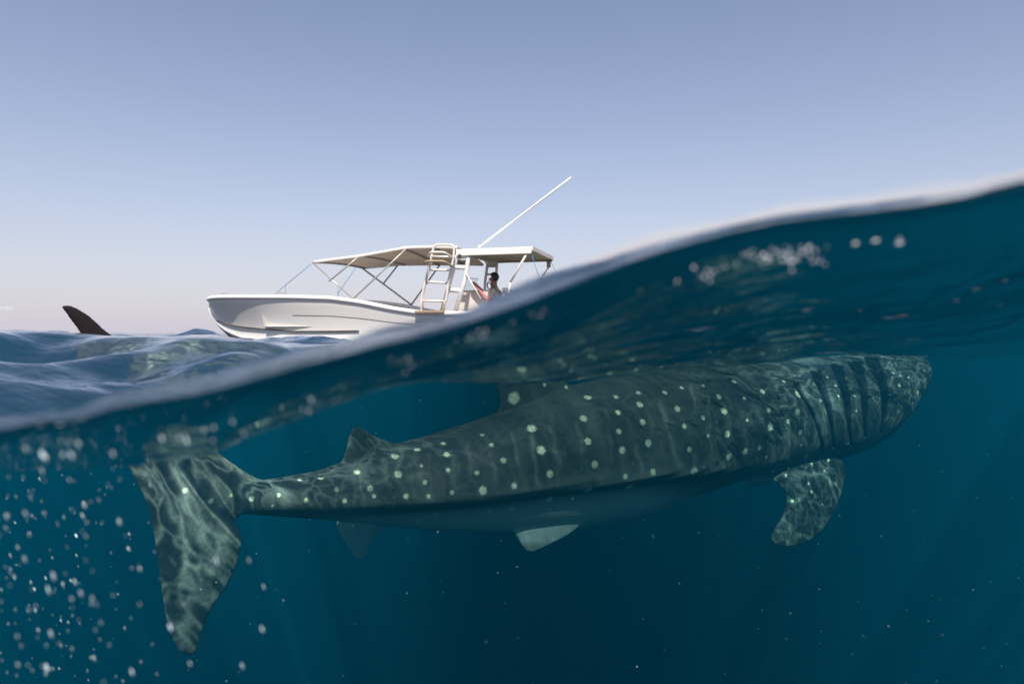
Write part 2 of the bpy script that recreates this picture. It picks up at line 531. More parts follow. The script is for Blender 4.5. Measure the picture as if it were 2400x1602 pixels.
bm = bmesh.new()
loft(bm, [ring_pts(i) for i in range(len(q))])
CAUD = [(690, 1150), (640, 1128), (605, 1122), (560, 1096), (500, 1050), (420, 960), (330, 850), (292, 806), (268, 790), (250, 776), (230, 758), (210, 740), (188, 725), (168, 715), (146, 712), (142, 720), (153, 731), (164, 747),
        (178, 767), (191, 785), (206, 803), (228, 900), (262, 1000), (281, 1062), (322, 1130), (352, 1200), (368, 1300), (378, 1380), (390, 1460),
        (412, 1518), (440, 1540), (462, 1528), (472, 1480), (500, 1415), (540, 1362), (562, 1300), (566, 1250), (545, 1216), (575, 1202), (640, 1190)]
fin(bm, curtain_from_px(CAUD), curtain_3d(), 0.075, soft=0.16)
D2 = [(790, 1180), (790, 1108), (776, 1104), (800, 1085), (812, 1050), (820, 1010), (832, 999), (845, 999), (862, 1014), (900, 1030), (950, 1045), (980, 1100), (900, 1160)]
fin(bm, curtain_from_px(D2), curtain_3d(), 0.07, soft=0.09)
D1 = [(1190, 1100), (1165, 1010), (1140, 1006), (1152, 985), (1172, 955), (1170, 930), (1160, 900), (1150, 850), (1140, 790), (1160, 740), (1185, 745), (1240, 820), (1330, 900), (1440, 960), (1400, 1080)]
D1 = [(a, b if b > 880 else 880 - (880 - b) * 0.75) for a, b in D1]
fin(bm, curtain_from_px(D1), curtain_3d(), 0.11, soft=0.13)
AN = [(815, 1195), (785, 1216), (795, 1250), (822, 1290), (834, 1310), (848, 1312), (862, 1296), (872, 1262), (905, 1240), (920, 1205)]


def tilted(px0, py0, y0, ex, ez, cup=0.0):
    """a sheet through a pixel at distance y0 that leans away from the viewer: returns pixel->uv and uv->3d"""
    o = at(px0, py0, y0)
    ex = np.array(ex, float); ex /= np.linalg.norm(ex)
    ez = np.array(ez, float); ez -= ex * (ez @ ex); ez /= np.linalg.norm(ez)
    nn = np.cross(ex, ez)
    def uv(pxs):
        r = []
        for p in pxs:
            a, b = px_ray(*p)
            dv = np.array((a, 1.0, b))
            t = (o @ nn) / (dv @ nn)
            h = dv * t - o
            r.append((h @ ex, h @ ez))
        return np.array(r)
    def f(v2):
        off = cup * (v2[:, 1] ** 2)
        return o + v2[:, :1] * ex + v2[:, 1:] * ez + off[:, None] * nn, np.repeat(nn[None], len(v2), 0)
    return uv, f
uv, f3 = tilted(820, 1240, 3.98, (0.90, 0.43, 0.0), (0.0, -0.2, 1.0))
fin(bm, uv(AN), f3, 0.05, soft=0.09)
# near pectoral fin, hanging out and down from behind the gills
PEC = [(1770, 1085), (1748, 1102), (1786, 1110), (1824, 1132), (1842, 1156), (1844, 1180), (1832, 1212), (1812, 1244), (1804, 1262), (1820, 1280), (1868, 1280),
       (1914, 1258), (1946, 1214), (1966, 1174), (1979, 1128), (1984, 1085), (1925, 1050), (1860, 1050)]
uv, f3 = tilted(1880, 1090, 5.15, (0.93, 0.36, 0.05), (0.0, 0.26, 0.9))
fin(bm, uv(PEC), f3, 0.085, soft=0.10)
# far pectoral, seen only as a sliver
FP = [(1700, 1130), (1690, 1190), (1720, 1230), (1770, 1225), (1850, 1150), (1850, 1100)]
uv, f3 = tilted(1780, 1140, 6.0, (0.93, 0.36, 0.05), (0.05, 0.75, 0.35))
fin(bm, uv([(1760, 1090), (1745, 1132), (1762, 1142), (1800, 1135), (1850, 1110), (1850, 1090)]), f3, 0.06)
# pelvic fins
PEL = [(1215, 1200), (1196, 1236), (1212, 1258), (1224, 1282), (1238, 1294), (1256, 1292), (1300, 1270), (1345, 1246), (1385, 1200)]
uv, f3 = tilted(1270, 1240, 4.12, (0.90, 0.43, 0.05), (0.05, 0.06, 1.0))
fin(bm, uv(PEL), f3, 0.045, soft=0.06)
me = bpy.data.meshes.new('whale_shark')
bmesh.ops.recalc_face_normals(bm, faces=bm.faces)
bm.to_mesh(me); bm.free()
tmp = bpy.data.objects.new('tmp', me); col.objects.link(tmp)
md = tmp.modifiers.new('r', 'REMESH'); md.mode = 'VOXEL'; md.voxel_size = 0.0075
md = tmp.modifiers.new('s', 'SMOOTH'); md.factor = 0.5; md.iterations = 7
dg = bpy.context.evaluated_depsgraph_get()
me2 = bpy.data.meshes.new_from_object(tmp.evaluated_get(dg))
bpy.data.objects.remove(tmp)
me2.name = 'whale_shark'
shark = link('whale_shark', me2, None, None, True)
tag(shark, 'dark whale shark with pale spots swimming just below the surface', 'whale shark')

V = np.zeros(len(me2.vertices) * 3); me2.vertices.foreach_get('co', V); V = V.reshape(-1, 3)
NO = np.zeros(len(me2.vertices) * 3); me2.vertex_normals.foreach_get('vector', NO); NO = NO.reshape(-1, 3)
# skin coordinates: nearest spine sample
idx = np.zeros(len(V), int)
for k in range(0, len(V), 20000):
    d = ((V[k:k + 20000, None, :2] - sp[None, :, :2]) ** 2).sum(-1)
    idx[k:k + 20000] = d.argmin(1)
rel = V[:, :2] - sp[idx, :2]
S = arc[idx] + (rel * tan[idx]).sum(1)
lat = (rel * side[idx]).sum(1)
hgt = V[:, 2] - sp[idx, 2]
PX = project(V)
nearside = np.clip(0.5 + lat / 0.06, 0, 1)
BPX = np.interp(S, arc, q)                                  # photo column of the spine at that length
edge_dist = np.abs(lat) / np.maximum(W[idx], 0.03)
on_body = (edge_dist > 0.30) & (S > 0.1) & (V[:, 2] < tops[idx, 2] + 0.01) & (V[:, 2] > bots[idx, 2] - 0.01) & (edge_dist < 1.15)
# the gill slits: five grooves, wide above and narrow below, cut into the near and far flank
G = [[(1868, 900), (1903, 960), (1922, 1010), (1929, 1060)], [(1913, 873), (1939, 930), (1951, 990), (1955, 1045)],
     [(1962, 858), (1983, 910), (1991, 980), (1995, 1040)], [(2005, 850), (2028, 905), (2030, 980), (2028, 1020)],
     [(2044, 842), (2076, 900), (2076, 960), (2066, 1012)]]
GW = [5, 13, 15, 17, 19]
gill = np.zeros(len(V))
for g_, w0 in zip(G, GW):
    g_ = np.array(g_, float)
    gx = smooth_table(g_[:, 1], g_[:, 0], np.clip(PX[:, 1], g_[0, 1], g_[-1, 1]), 20)
    fr_ = np.clip((PX[:, 1] - g_[0, 1]) / (g_[-1, 1] - g_[0, 1]), 0, 1)
    wid = w0 * (1 - fr_) ** 1.2 * 0.85 + 3.0
    dd = np.clip(1.35 - np.abs(PX[:, 0] - gx) / wid, 0, 1)
    m = (PX[:, 1] > g_[0, 1] - 6) & (PX[:, 1] < g_[-1, 1] + 4) & (lat > 0.1)
    gill = np.maximum(gill, dd * m)
gill = np.clip(gill, 0, 1)
V2 = V - NO * (0.016 * gill)[:, None]
# folds of skin round the throat
thr = np.clip((PX[:, 0] - 1985) / 60, 0, 1) * (lat > 0)
V2 = V2 + NO * (0.0018 * thr * np.sin(PX[:, 0] * 0.62 + PX[:, 1] * 0.30 + 1.5 * np.sin(PX[:, 1] * 0.02)))[:, None]
me2.vertices.foreach_set('co', V2.ravel())

SPOTS = [(1208,933,13),(1380,928,9),(1444,950,0),(1368,976,9),(1301,981,0),(1450,963,8),(1249,1001,10),(1270,1052,11),(1181,1076,10),(1292,1108,11),(1206,1134,10),
 (1379,1030,9),(1453,1008,8),(1445,927,7),(1497,917,7),(1500,944,8),(1560,916,8),(1508,986,9),(1590,955,7),(1606,995,8),(1522,1035,10),(1462,1055,9),(1397,1086,12),(1534,1104,11),(1469,1114,9),
 (1650,975,7),(1699,959,8),(1688,927,6),(1619,1053,9),(1707,1015,8),(1662,1018,6),(1632,1105,11),(1712,1070,9),(1747,930,6),(1754,981,6),(1806,961,7),(1809,998,8),(1789,914,7),(1838,889,7),(1873,921,8),
 (1873,963,8),(1880,1012,9),(1784,1050,9),(1750,1060,7),(1291,1171,12),(1379,1152,12),(1478,1141,11),(1203,1195,9),(1150,1200,6),
 (926,1066,8),(980,1050,6),(1039,1036,7),(1047,1061,7),(937,1110,8),(989,1088,6),(1053,1099,8),(999,1129,6),(1131,1015,6),(1154,1040,8),(1120,1106,6),(1134,1146,9),(1062,1152,7),(1006,1160,7),(954,1161,8),
 (840,1104,8),(752,1116,6),(704,1121,6),(790,1144,7),(868,1141,7),(879,1160,5),(656,1158,6),(719,1168,5),(810,1171,6),(592,1168,6),(640,1185,4),(497,1174,6),(436,1150,7),(544,1160,5),
 (1910,897,5),(1925,935,5),(1850,985,5),(1940,880,4),(1960,900,4),(1968,925,4),(1905,1085,4),(1890,1070,5),(1800,1072,5),(1945,1075,4),(1965,1062,4),(1990,1042,4),(1985,880,4),(2005,925,4),(2010,960,4),(2058,880,4),(2050,930,3),(2095,870,4),(2110,900,4),(2130,880,3),(2100,935,3),
 (1892,1072,6),(1850,1080,4),(1844,1111,5),(1899,1131,5),(1892,1092,4),(1935,1100,4),(1850,1094,4),(1880,1045,4),(1905,1150,4),(1860,1170,4),(1930,1180,4),
 (1280,900,6),(1330,905,6),(1600,905,6),(1720,890,6),(1650,900,6)]
near_i = np.where((lat > 0.0))[0]
spot = np.zeros(len(V))
sc_ = []
for x_, y_, r_ in SPOTS:
    if r_ <= 0: continue
    d2 = (PX[near_i, 0] - x_) ** 2 + (PX[near_i, 1] - y_) ** 2
    kk = np.where(d2 < 16)[0]
    if len(kk) == 0: continue
    kk = kk[V[near_i[kk], 1].argmin()]
    c0 = V[near_i[kk]]
    sc_.append((c0, r_ * c0[1] / F * 1.08 * (0.9 + 0.2 * math.sin(x_ * 1.7 + y_)), S[near_i[kk]], hgt[near_i[kk]], abs(lat[near_i[kk]])))
for c0, r0, s0, h0, l0 in sc_:
    lumpy = 0.05 * np.sin(np.arctan2(V[:, 2] - c0[2], V[:, 0] - c0[0]) * 5 + s0 * 9)
    dn = np.linalg.norm(V - c0, axis=1)
    spot = np.maximum(spot, np.clip((r0 * (1.12 + lumpy) - dn) / (0.45 * r0), 0, 1) * (lat > -0.02))
    # the other flank carries the same rows of dots
    df = np.sqrt((S - s0 - 0.07) ** 2 + (hgt - h0) ** 2)
    spot = np.maximum(spot, np.clip((r0 * 1.25 - df) / (0.45 * r0), 0, 1) * (lat < -0.03))
belly = 1 / (1 + np.exp((V[:, 2] - rz[idx] + 0.07 + 0.30 * np.clip((BPX - 1400) / 450, 0, 1)) / 0.035))
belly *= np.clip((BPX - 690) / 60, 0, 1) * np.clip((2130 - BPX) / 60, 0, 1)
finu = np.clip((bots[idx, 2] - 0.01 - V[:, 2]) / 0.04, 0, 1)
pecm = finu * (PX[:, 0] > 1780) * (lat > 0)
belly = belly * (1 - pecm)
cau = np.clip((0.10 - S) / 0.1, 0, 1)
belly = np.maximum(belly * (1 - cau), 0)
belly *= 1 - 0.55 * finu * (PX[:, 0] > 1185) * (PX[:, 0] < 1400)
keel_shade = np.exp(-((V[:, 2] - rz[idx] + 0.03) / 0.022) ** 2) * np.clip((BPX - 700) / 150, 0, 1) * np.clip((1750 - BPX) / 250, 0, 1)  # mask for the shade painted below the flank's overhang
BARS = [[(1547, 947), (1567, 1011), (1580, 1055), (1596, 1108)], [(1658, 922), (1664, 999), (1668, 1096)], [(1755, 890), (1769, 930), (1762, 960)], [(1747, 999), (1749, 1080)],
        [(1810, 886), (1834, 934), (1848, 999), (1846, 1039), (1834, 1072)], [(1716, 1050), (1688, 1108)], [(1783, 945), (1775, 1011)], [(1700, 900), (1712, 950)], [(1520, 960), (1532, 1020)],
        [(1290, 1000), (1312, 1090)], [(1420, 950), (1436, 1090)], [(1245, 1020), (1262, 1140)], [(1352, 990), (1368, 1060)], [(1490, 1040), (1506, 1110)], [(1620, 900), (1630, 960)],
        [(1003, 1060), (1012, 1150)], [(1057, 1060), (1066, 1150)], [(1150, 1060), (1166, 1130)], [(1095, 1040), (1106, 1120)], [(960, 1080), (972, 1170)], [(900, 1080), (912, 1150)], [(1200, 1010), (1216, 1090)],
        [(1624, 1060), (1632, 1112)], [(1886, 930), (1892, 1040)], [(840, 1110), (856, 1180)], [(1400, 1090), (1412, 1130)]]
bar = np.zeros(len(V))
for b_ in BARS:
    b_ = np.array(b_, float)
    bx = np.interp(PX[:, 1], b_[:, 1], b_[:, 0]) + 2.2 * np.sin(PX[:, 1] * 0.11 + b_[0, 0])
    end = np.clip((PX[:, 1] - b_[0, 1] + 8) / 14, 0, 1) * np.clip((b_[-1, 1] + 10 - PX[:, 1]) / 18, 0, 1)
    bar = np.maximum(bar, np.exp(-((PX[:, 0] - bx) / (4.6 + 1.6 * np.sin(b_[0, 0]))) ** 2) * end * (lat > 0.02) * (0.65 + 0.35 * np.sin(b_[0, 0] * 3.1)))
low = np.exp(-((V[:, 2] - rz[idx] - 0.05) / 0.14) ** 2) * np.clip((BPX - 1100) / 400, 0, 1)
def attr(name, val):
    a_ = me2.attributes.new(name, 'FLOAT', 'POINT'); a_.data.foreach_set('value', np.ascontiguousarray(val, np.float32))
attr('spot', spot); attr('bar', bar); attr('low', low * (1 - belly) * (1 - pecm)); attr('belly', belly); attr('gill', np.clip((gill - 0.25) / 0.35, 0, 1)); attr('length_s', S); attr('height_h', hgt); attr('head', np.clip((BPX - 1880) / 150, 0, 1)); attr('tail_m', cau)
attr('tip', cau * np.clip((V[:, 2] + 0.62) / 0.3, 0, 1)); attr('keel', keel_shade); attr('fin', pecm)
n = N('whale_shark_skin')
A = lambda s: n('Attribute', attribute_name=s).outputs['Fac']
cs, ch = A('length_s'), A('height_h')
uvw = n('CombineXYZ', {0: n.math('ADD', cs, n.math('MULTIPLY', ch, 0.16)), 1: ch, 2: 0.0}).outputs[0]
geo = n('NewGeometry').outputs['Position']
m1 = n('Mapping', {'Vector': uvw, 'Scale': (9.0, 1.1, 1)})
s1 = n('TexNoise', {'Vector': m1.outputs[0], 'Scale': 1.0, 'Detail': 3.0, 'Roughness': 0.55, 'Distortion': 0.5})
stripe = n.ramp(s1.outputs[0], [(0.50, 0.0), (0.70, 1.0)])
f1 = n('TexNoise', {'Vector': geo, 'Scale': 22.0, 'Detail': 8.0, 'Roughness': 0.72})
f2 = n('TexNoise', {'Vector': geo, 'Scale': 2.4, 'Detail': 4.0, 'Roughness': 0.6})
f3_ = n('TexNoise', {'Vector': geo, 'Scale': 90.0, 'Detail': 4.0, 'Roughness': 0.7})
basec = n.mix(n.ramp(f2.outputs[0], [(0.35, 0.0), (0.68, 1.0)]), (0.034, 0.040, 0.040), (0.082, 0.088, 0.080))
basec = n.mix(n.math('MULTIPLY', stripe, 0.45), basec, (0.15, 0.15, 0.13))
basec = n.mix(n.ramp(f1.outputs[0], [(0.42, 0.0), (0.68, 0.36)]), basec, (0.12, 0.115, 0.105))
basec = n.mix(n.math('MULTIPLY', A('low'), 0.45), basec, (0.13, 0.13, 0.115))
basec = n.mix(n.math('MULTIPLY', A('bar'), n.ramp(f1.outputs[0], [(0.3, 0.35), (0.6, 0.8)])), basec, (0.20, 0.20, 0.17))
# fine pale speckle; skin vein lines, partly painted caustic light, on head and fins
mh = n('Mapping', {'Vector': geo, 'Scale': (1, 1, 0.45)})
vh = n('TexVoronoi', {'Vector': mh.outputs[0], 'Scale': 17.0})
sm = n.ramp(vh.outputs['Distance'], [(0.16, 1.0), (0.30, 0.0)])
hm = n.math('MAXIMUM', A('head'), A('fin'))
ve = n('TexVoronoi', {'Vector': n('VectorMath', {0: geo, 1: n('VectorMath', {0: f2.outputs[1], 3: 0.5}, operation='SCALE').outputs[0]}, operation='ADD').outputs[0], 'Scale': 9.0}, feature='DISTANCE_TO_EDGE')
worm_caustic = n.ramp(ve.outputs[0], [(0.015, 1.0), (0.07, 0.0)])
worm_caustic = n.math('MULTIPLY', worm_caustic, n.math('MAXIMUM', n.math('MULTIPLY', A('head'), 0.16), n.math('MULTIPLY', A('fin'), 0.22)))
basec = n.mix(worm_caustic, basec, (0.40, 0.42, 0.34))
basec = n.mix(n.math('MULTIPLY', n.math('MULTIPLY', sm, hm), 0.65), basec, (0.34, 0.34, 0.28))
basec = n.mix(n.math('MULTIPLY', A('tail_m'), n.ramp(f1.outputs[0], [(0.42, 0.15), (0.62, 0.6)])), basec, (0.20, 0.20, 0.17))  # mottled sunlight on the tail, put into the skin as pale blotches
basec = n.mix(A('tip'), basec, (0.026, 0.019, 0.020))  # brown upper tail, darkened so its shade is in the colour
basec = n.mix(n.math('MULTIPLY', A('fin'), 0.35), basec, (0.02, 0.024, 0.024))
basec = n.mix(A('belly'), basec, (0.62, 0.63, 0.56))
basec = n.mix(n.math('MULTIPLY', A('keel'), 0.85), basec, (0.022, 0.025, 0.028))  # shade under the keel overhang, put into the skin colour
sp_col = n.mix(n.ramp(f3_.outputs[0], [(0.35, 0.0), (0.6, 1.0)]), (0.40, 0.40, 0.27), (0.95, 0.93, 0.66))
basec = n.mix(A('spot'), basec, sp_col)
basec = n.mix(A('gill'), basec, (0.008, 0.010, 0.012))
bp = n('Bump', {'Height': f1.outputs[0], 'Distance': 0.012, 'Strength': 0.35})
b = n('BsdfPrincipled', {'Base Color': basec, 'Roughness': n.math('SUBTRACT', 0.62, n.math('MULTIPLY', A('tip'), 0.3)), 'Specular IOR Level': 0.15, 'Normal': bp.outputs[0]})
n.t.links.new(b.outputs[0], n.out.inputs[0])
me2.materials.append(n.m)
me2.polygons.foreach_set('use_smooth', [True] * len(me2.polygons))
me2.update()

# ------------------------------------------------------------------ boat
TH = R(16)
BO = np.array(((920 - 1200) / F * 15, 15.0, SEA))
Hd = np.array((-math.cos(TH), math.sin(TH), 0.0))           # towards the bow
Pt = np.array((-math.sin(TH), -math.cos(TH), 0.0))          # towards port, the camera's side
def B(px, py, lat):
    a, b = px_ray(px, py)
    d = np.array((a, 1.0, b))
    t = (BO[:2] @ Pt[:2] + lat) / (d[:2] @ Pt[:2])
    p = d * t - BO
    return Vector((p[:2] @ Hd[:2], lat, p[2]))

def resample(pts, rad=0.0, seg=5):
    """round the corners of a polyline"""
    pts = [Vector(p) for p in pts]
    if rad <= 0 or len(pts) < 3: return pts
    out = [pts[0]]
    for a, b, c in zip(pts[:-2], pts[1:-1], pts[2:]):
        r = min(rad, (a - b).length * 0.45, (c - b).length * 0.45)
        p = b + (a - b).normalized() * r; q_ = b + (c - b).normalized() * r
        for i in range(seg + 1):
            t = i / seg
            out.append((1 - t) ** 2 * p + 2 * t * (1 - t) * b + t * t * q_)
    return out + [pts[-1]]

def tube(bm, pts, r, m=8, rad=0.0, closed=False, flat=1.0):
    pts = resample(pts, rad)
    n_ = len(pts)
    up = Vector((0, 0, 1))
    rings = []
    for i, p in enumerate(pts):
        if closed: t = pts[(i + 1) % n_] - pts[i - 1]
        else: t = pts[min(i + 1, n_ - 1)] - pts[max(i - 1, 0)]
        t.normalize()
        u = up if abs(t.z) < 0.93 else Vector((1, 0, 0))
        s_ = t.cross(u).normalized(); w_ = s_.cross(t)
        rings.append([bm.verts.new(p + s_ * (r * math.cos(k * 2 * math.pi / m)) + w_ * (r * flat * math.sin(k * 2 * math.pi / m))) for k in range(m)])
    for i in range(n_ if closed else n_ - 1):
        a, b = rings[i], rings[(i + 1) % n_]
        for k in range(m):
            bm.faces.new((a[k], a[(k + 1) % m], b[(k + 1) % m], b[k]))
    if not closed:
        bm.faces.new(rings[0][::-1]); bm.faces.new(rings[-1])

def tube_obj(name, pts, r, mat, parent, **k):
    bm = bmesh.new(); tube(bm, pts, r, **k)
    return from_bm(name, bm, mat, parent, True)

def box_obj(name, c, s, mat, parent, bevel=0.01, shear=0.0):
    bm = bmesh.new(); bmesh.ops.create_cube(bm, size=1)
    for v in bm.verts:
        z = v.co.z
        v.co = Vector((c[0] + v.co.x * s[0] + shear * (z + 0.5), c[1] + v.co.y * s[1], c[2] + z * s[2]))
    if bevel: bmesh.ops.bevel(bm, geom=bm.edges[:], offset=bevel, segments=2, affect='EDGES', profile=0.7)
    return from_bm(name, bm, mat, parent)

M_gel = plain('white_gelcoat', (0.95, 0.91, 0.86), 0.28, var=0.05, scale=1.5)
M_gel2 = plain('gelcoat_rail', (0.95, 0.93, 0.90), 0.35, var=0.04, scale=3)
M_deck = plain('nonskid_deck', (0.62, 0.60, 0.55), 0.7, var=0.15, scale=12)
M_anti = plain('black_bottom_paint', (0.018, 0.018, 0.022), 0.55, var=0.3, scale=8)
M_line = plain('grey_strake', (0.16, 0.14, 0.13), 0.5, var=0.2, scale=5)  # dark grey for the strake and hull crease lines
M_steel = plain('weathered_steel_tube', (0.52, 0.48, 0.45), 0.35, 0.35, var=0.2, scale=7)
M_white = plain('white_powder_coat', (0.92, 0.90, 0.87), 0.35, var=0.05, scale=9)
M_ladder = plain('cream_tube', (0.90, 0.82, 0.74), 0.4, var=0.18, scale=8)
M_wood = plain('varnished_wood', (0.52, 0.36, 0.22), 0.45, var=0.3, scale=9)
M_tan = plain('tan_canvas', (0.88, 0.71, 0.56), 0.85, var=0.10, scale=3.5, bump=0.35)
M_hem = plain('pale_canvas_hem', (0.80, 0.74, 0.66), 0.8, var=0.08, scale=6)
M_top = plain('cream_top', (0.93, 0.91, 0.84), 0.5, var=0.05, scale=4)
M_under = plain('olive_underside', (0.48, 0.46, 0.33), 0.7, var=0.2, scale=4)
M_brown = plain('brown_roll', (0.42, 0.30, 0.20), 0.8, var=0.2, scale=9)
M_rope = plain('blue_rope', (0.07, 0.28, 0.52), 0.8, var=0.2, scale=30)
M_dark = plain('dark_plastic', (0.05, 0.045, 0.045), 0.5, var=0.2, scale=9)
M_beige = plain('beige_console', (0.74, 0.66, 0.59), 0.45, var=0.06, scale=3)
n = N('clear_windscreen')
g1 = n('BsdfTransparent', {'Color': (0.86, 0.90, 0.93, 1)}); g2 = n('BsdfGlossy', {'Roughness': 0.05})
g3 = n('MixShader', {0: 0.10, 1: g1.outputs[0], 2: g2.outputs[0]})
n.t.links.new(g3.outputs[0], n.out.inputs[0]); M_glass = n.m

boat = bpy.data.objects.new('motor_boat', None); col.objects.link(boat)
boat.location = BO; boat.rotation_euler = (0, 0, math.atan2(Hd[1], Hd[0]))
tag(boat, 'white open motor boat with canvas canopies and tall ladder, beyond the waterline', 'boat')

# hull: stations f, sheer half beam, sheer z, chine half beam, chine z, keel z
HS = [(4.86, 0.04, 1.03, 0.02, 0.78, 0.70), (4.74, 0.22, 1.035, 0.05, 0.57, 0.47), (4.50, 0.42, 1.05, 0.11, 0.40, 0.26), (4.15, 0.60, 1.06, 0.22, 0.24, 0.02),
      (3.60, 0.79, 1.05, 0.40, 0.10, -0.22), (2.8, 0.96, 1.03, 0.62, 0.05, -0.32), (1.9, 1.06, 1.01, 0.80, 0.03, -0.36), (0.9, 1.10, 0.97, 0.90, 0.03, -0.38),
      (0.2, 1.11, 0.88, 0.94, 0.03, -0.38), (-0.5, 1.11, 0.74, 0.97, 0.03, -0.38), (-1.2, 1.11, 0.64, 0.98, 0.03, -0.38), (-2.4, 1.10, 0.62, 0.98, 0.03, -0.37), (-4.1, 1.05, 0.62, 0.94, 0.03, -0.35)]
hs = np.array(HS[::-1])
hs[:, 0] = np.where(hs[:, 0] > 3, 3 + (hs[:, 0] - 3) * 0.96, hs[:, 0])
fq = np.linspace(hs[0, 0], hs[-1, 0], 90)
ht = [smooth_table(hs[:, 0], hs[:, i], fq, 0.10) for i in range(1, 6)]
def hull_section(i):
    ys, zs, yc, zc, zk = [t[i] for t in ht]
    ys, yc = max(ys, 0.015), max(yc, 0.01)
    half = [(0.0, zk), (yc * 0.5, zk + (zc - zk) * 0.46), (yc * 0.985, zc - 0.035), (yc + 0.035, zc - 0.02), (yc + 0.03, zc + 0.01)]
    for k in (0.15, 0.32, 0.5, 0.68, 0.85):
        half.append((yc + (ys - yc) * (k ** 1.45), zc + (zs - 0.09 - zc) * k))
    # a shallow moulded crease below the rail
    half += [(ys - 0.006, zs - 0.09), (ys, zs - 0.01), (ys - 0.03, zs), (ys * 0.85 - 0.02, zs), (ys * 0.85 - 0.03, zs - 0.05)]
    return half
bm = bmesh.new()
prev = None
secs = []
for i in range(90):
    h_ = hull_section(i)
    secs.append([bm.verts.new((fq[i], -y, z)) for y, z in h_[:0:-1]] + [bm.verts.new((fq[i], y, z)) for y, z in h_])
for a_, b_ in zip(secs[:-1], secs[1:]):
    for k in range(len(a_) - 1):
        bm.faces.new((a_[k], a_[k + 1], b_[k + 1], b_[k]))
bm.faces.new(secs[0][::-1]); bm.faces.new(secs[-1])
hull = from_bm('hull', bm, M_gel, boat, True)
hull['label'] = 'glossy white hull with a flared raised bow'
# rub rail, strake line, bottom paint
def side_line(name, getter, r, mat, f0, f1, sgn, flat=1.0):
    pts = []
    for i in range(90):
        if f0 <= fq[i] <= f1:
            y, z = getter(i); pts.append((fq[i], sgn * y, z))
    return tube_obj(name, pts, r, mat, boat, flat=flat)
def rail_yz(i):
    z = float(np.interp(fq[i], [0.0, 0.9, 1.9, 2.8, 3.6, 4.15, 4.6], [0.25, 0.24, 0.235, 0.29, 0.355, 0.42, 0.52]))
    k = min(max((z - ht[3][i]) / (ht[1][i] - 0.09 - ht[3][i]), 0.01), 1)
    return ht[2][i] + (ht[0][i] - ht[2][i]) * k ** 1.45 + 0.004 + 0.02 * (1 - k), z
for sg in (1, -1):
    side_line('rub_rail', lambda i: (ht[0][i] + 0.004, ht[1][i] - 0.045), 0.030, M_gel2, -4.1, 4.76, sg, 1.6)
    side_line('spray_rail', rail_yz, 0.016, M_line, 0.2, 4.55, sg)
    side_line('hull_crease', lambda i: (ht[2][i] + (ht[0][i] - ht[2][i]) * 0.62 ** 1.45 + 0.001, ht[3][i] + (ht[1][i] - 0.09 - ht[3][i]) * 0.62), 0.006, M_line, -1.6, 1.9, sg)
bm = bmesh.new()
for sg in (1, -1):
    pr = None
    for i in range(90):
        if fq[i] < 3.45: continue
        zk, yc, zc = ht[4][i], ht[2][i], ht[3][i]
        top = min(zc - 0.05, 0.17 + 0.05 * (fq[i] - 3.45))
        row = []
        for k in range(5):
            z = zk + (top - zk) * k / 4
            y = yc * (z - zk) / max(zc - zk, 1e-3)
            row.append(bm.verts.new((fq[i] + 0.004, sg * (y * 1.03 + 0.006), z)))
        if pr and top > zk + 0.01:
            for k in range(4): bm.faces.new((pr[k], pr[k + 1], row[k + 1], row[k]))
        pr = row
    bmesh.ops.delete(bm, geom=[v for v in bm.verts if not v.link_faces], context='VERTS')
    from_bm('bottom_paint', bm, M_anti, boat)
    bm = bmesh.new()
# foredeck and cockpit sole
bm = bmesh.new()
pv = None
for i in range(90):
    zt = (ht[1][i] - 0.04) if fq[i] > 2.7 else 0.34
    w_ = ht[0][i] * 0.84 if fq[i] > 2.7 else min(ht[0][i] * 0.84, 0.9)
    r_ = [bm.verts.new((fq[i], -w_, zt)), bm.verts.new((fq[i], 0, zt + 0.02)), bm.verts.new((fq[i], w_, zt))]
    if pv:
        bm.faces.new((pv[0], pv[1], r_[1], r_[0])); bm.faces.new((pv[1], pv[2], r_[2], r_[1]))
    pv = r_
from_bm('deck', bm, M_deck, boat)
for f_, l_ in ((3.9, 0.55), (3.9, -0.55), (2.1, 0.98), (2.1, -0.98)):
    zt = float(np.interp(f_, fq, ht[1]))
    c_ = tube_obj('cleat', [(f_ - 0.10, l_, zt + 0.035), (f_ - 0.04, l_, zt + 0.045), (f_ + 0.04, l_, zt + 0.045), (f_ + 0.10, l_, zt + 0.035)], 0.012, M_steel, boat)

# fore canopy
NE = [(733, 614.5), (785, 607.5), (838, 601), (900, 590), (953, 580.5), (1016, 578.5), (1072, 580)]
near_e = [B(a, b, 0.88) for a, b in NE]
FE = [(850, 627.5), (935, 619.5), (1016, 618.8), (1133, 619.5)]
far_e = [B(a, b, -0.88) for a, b in FE]
nf = np.array([tuple(v) for v in near_e])[::-1]; ff = np.array([tuple(v) for v in far_e])[::-1]
xs = np.linspace(nf[0, 0], nf[-1, 0], 40)
xf0, xf1 = ff[0, 0], ff[-1, 0]
def canopy_pt(t, v, lift=0.0):
    """t 0..1 aft to fore, v -1 far .. 1 near"""
    zn = np.interp(nf[0, 0] + t * (nf[-1, 0] - nf[0, 0]), nf[:, 0], nf[:, 2])
    zf = np.interp(xf0 + t * (xf1 - xf0), ff[:, 0], ff[:, 2])
    x = (nf[0, 0] + t * (nf[-1, 0] - nf[0, 0])) * (1 + v) / 2 + (xf0 + t * (xf1 - xf0)) * (1 - v) / 2
    z = zn * (1 + v) / 2 + zf * (1 - v) / 2 + 0.035 * (1 - v * v) - 0.012 * math.sin(t * math.pi * 4) ** 2 * (1 - v * v)
    return Vector((x, v * 0.88, z + lift))
bm = bmesh.new()
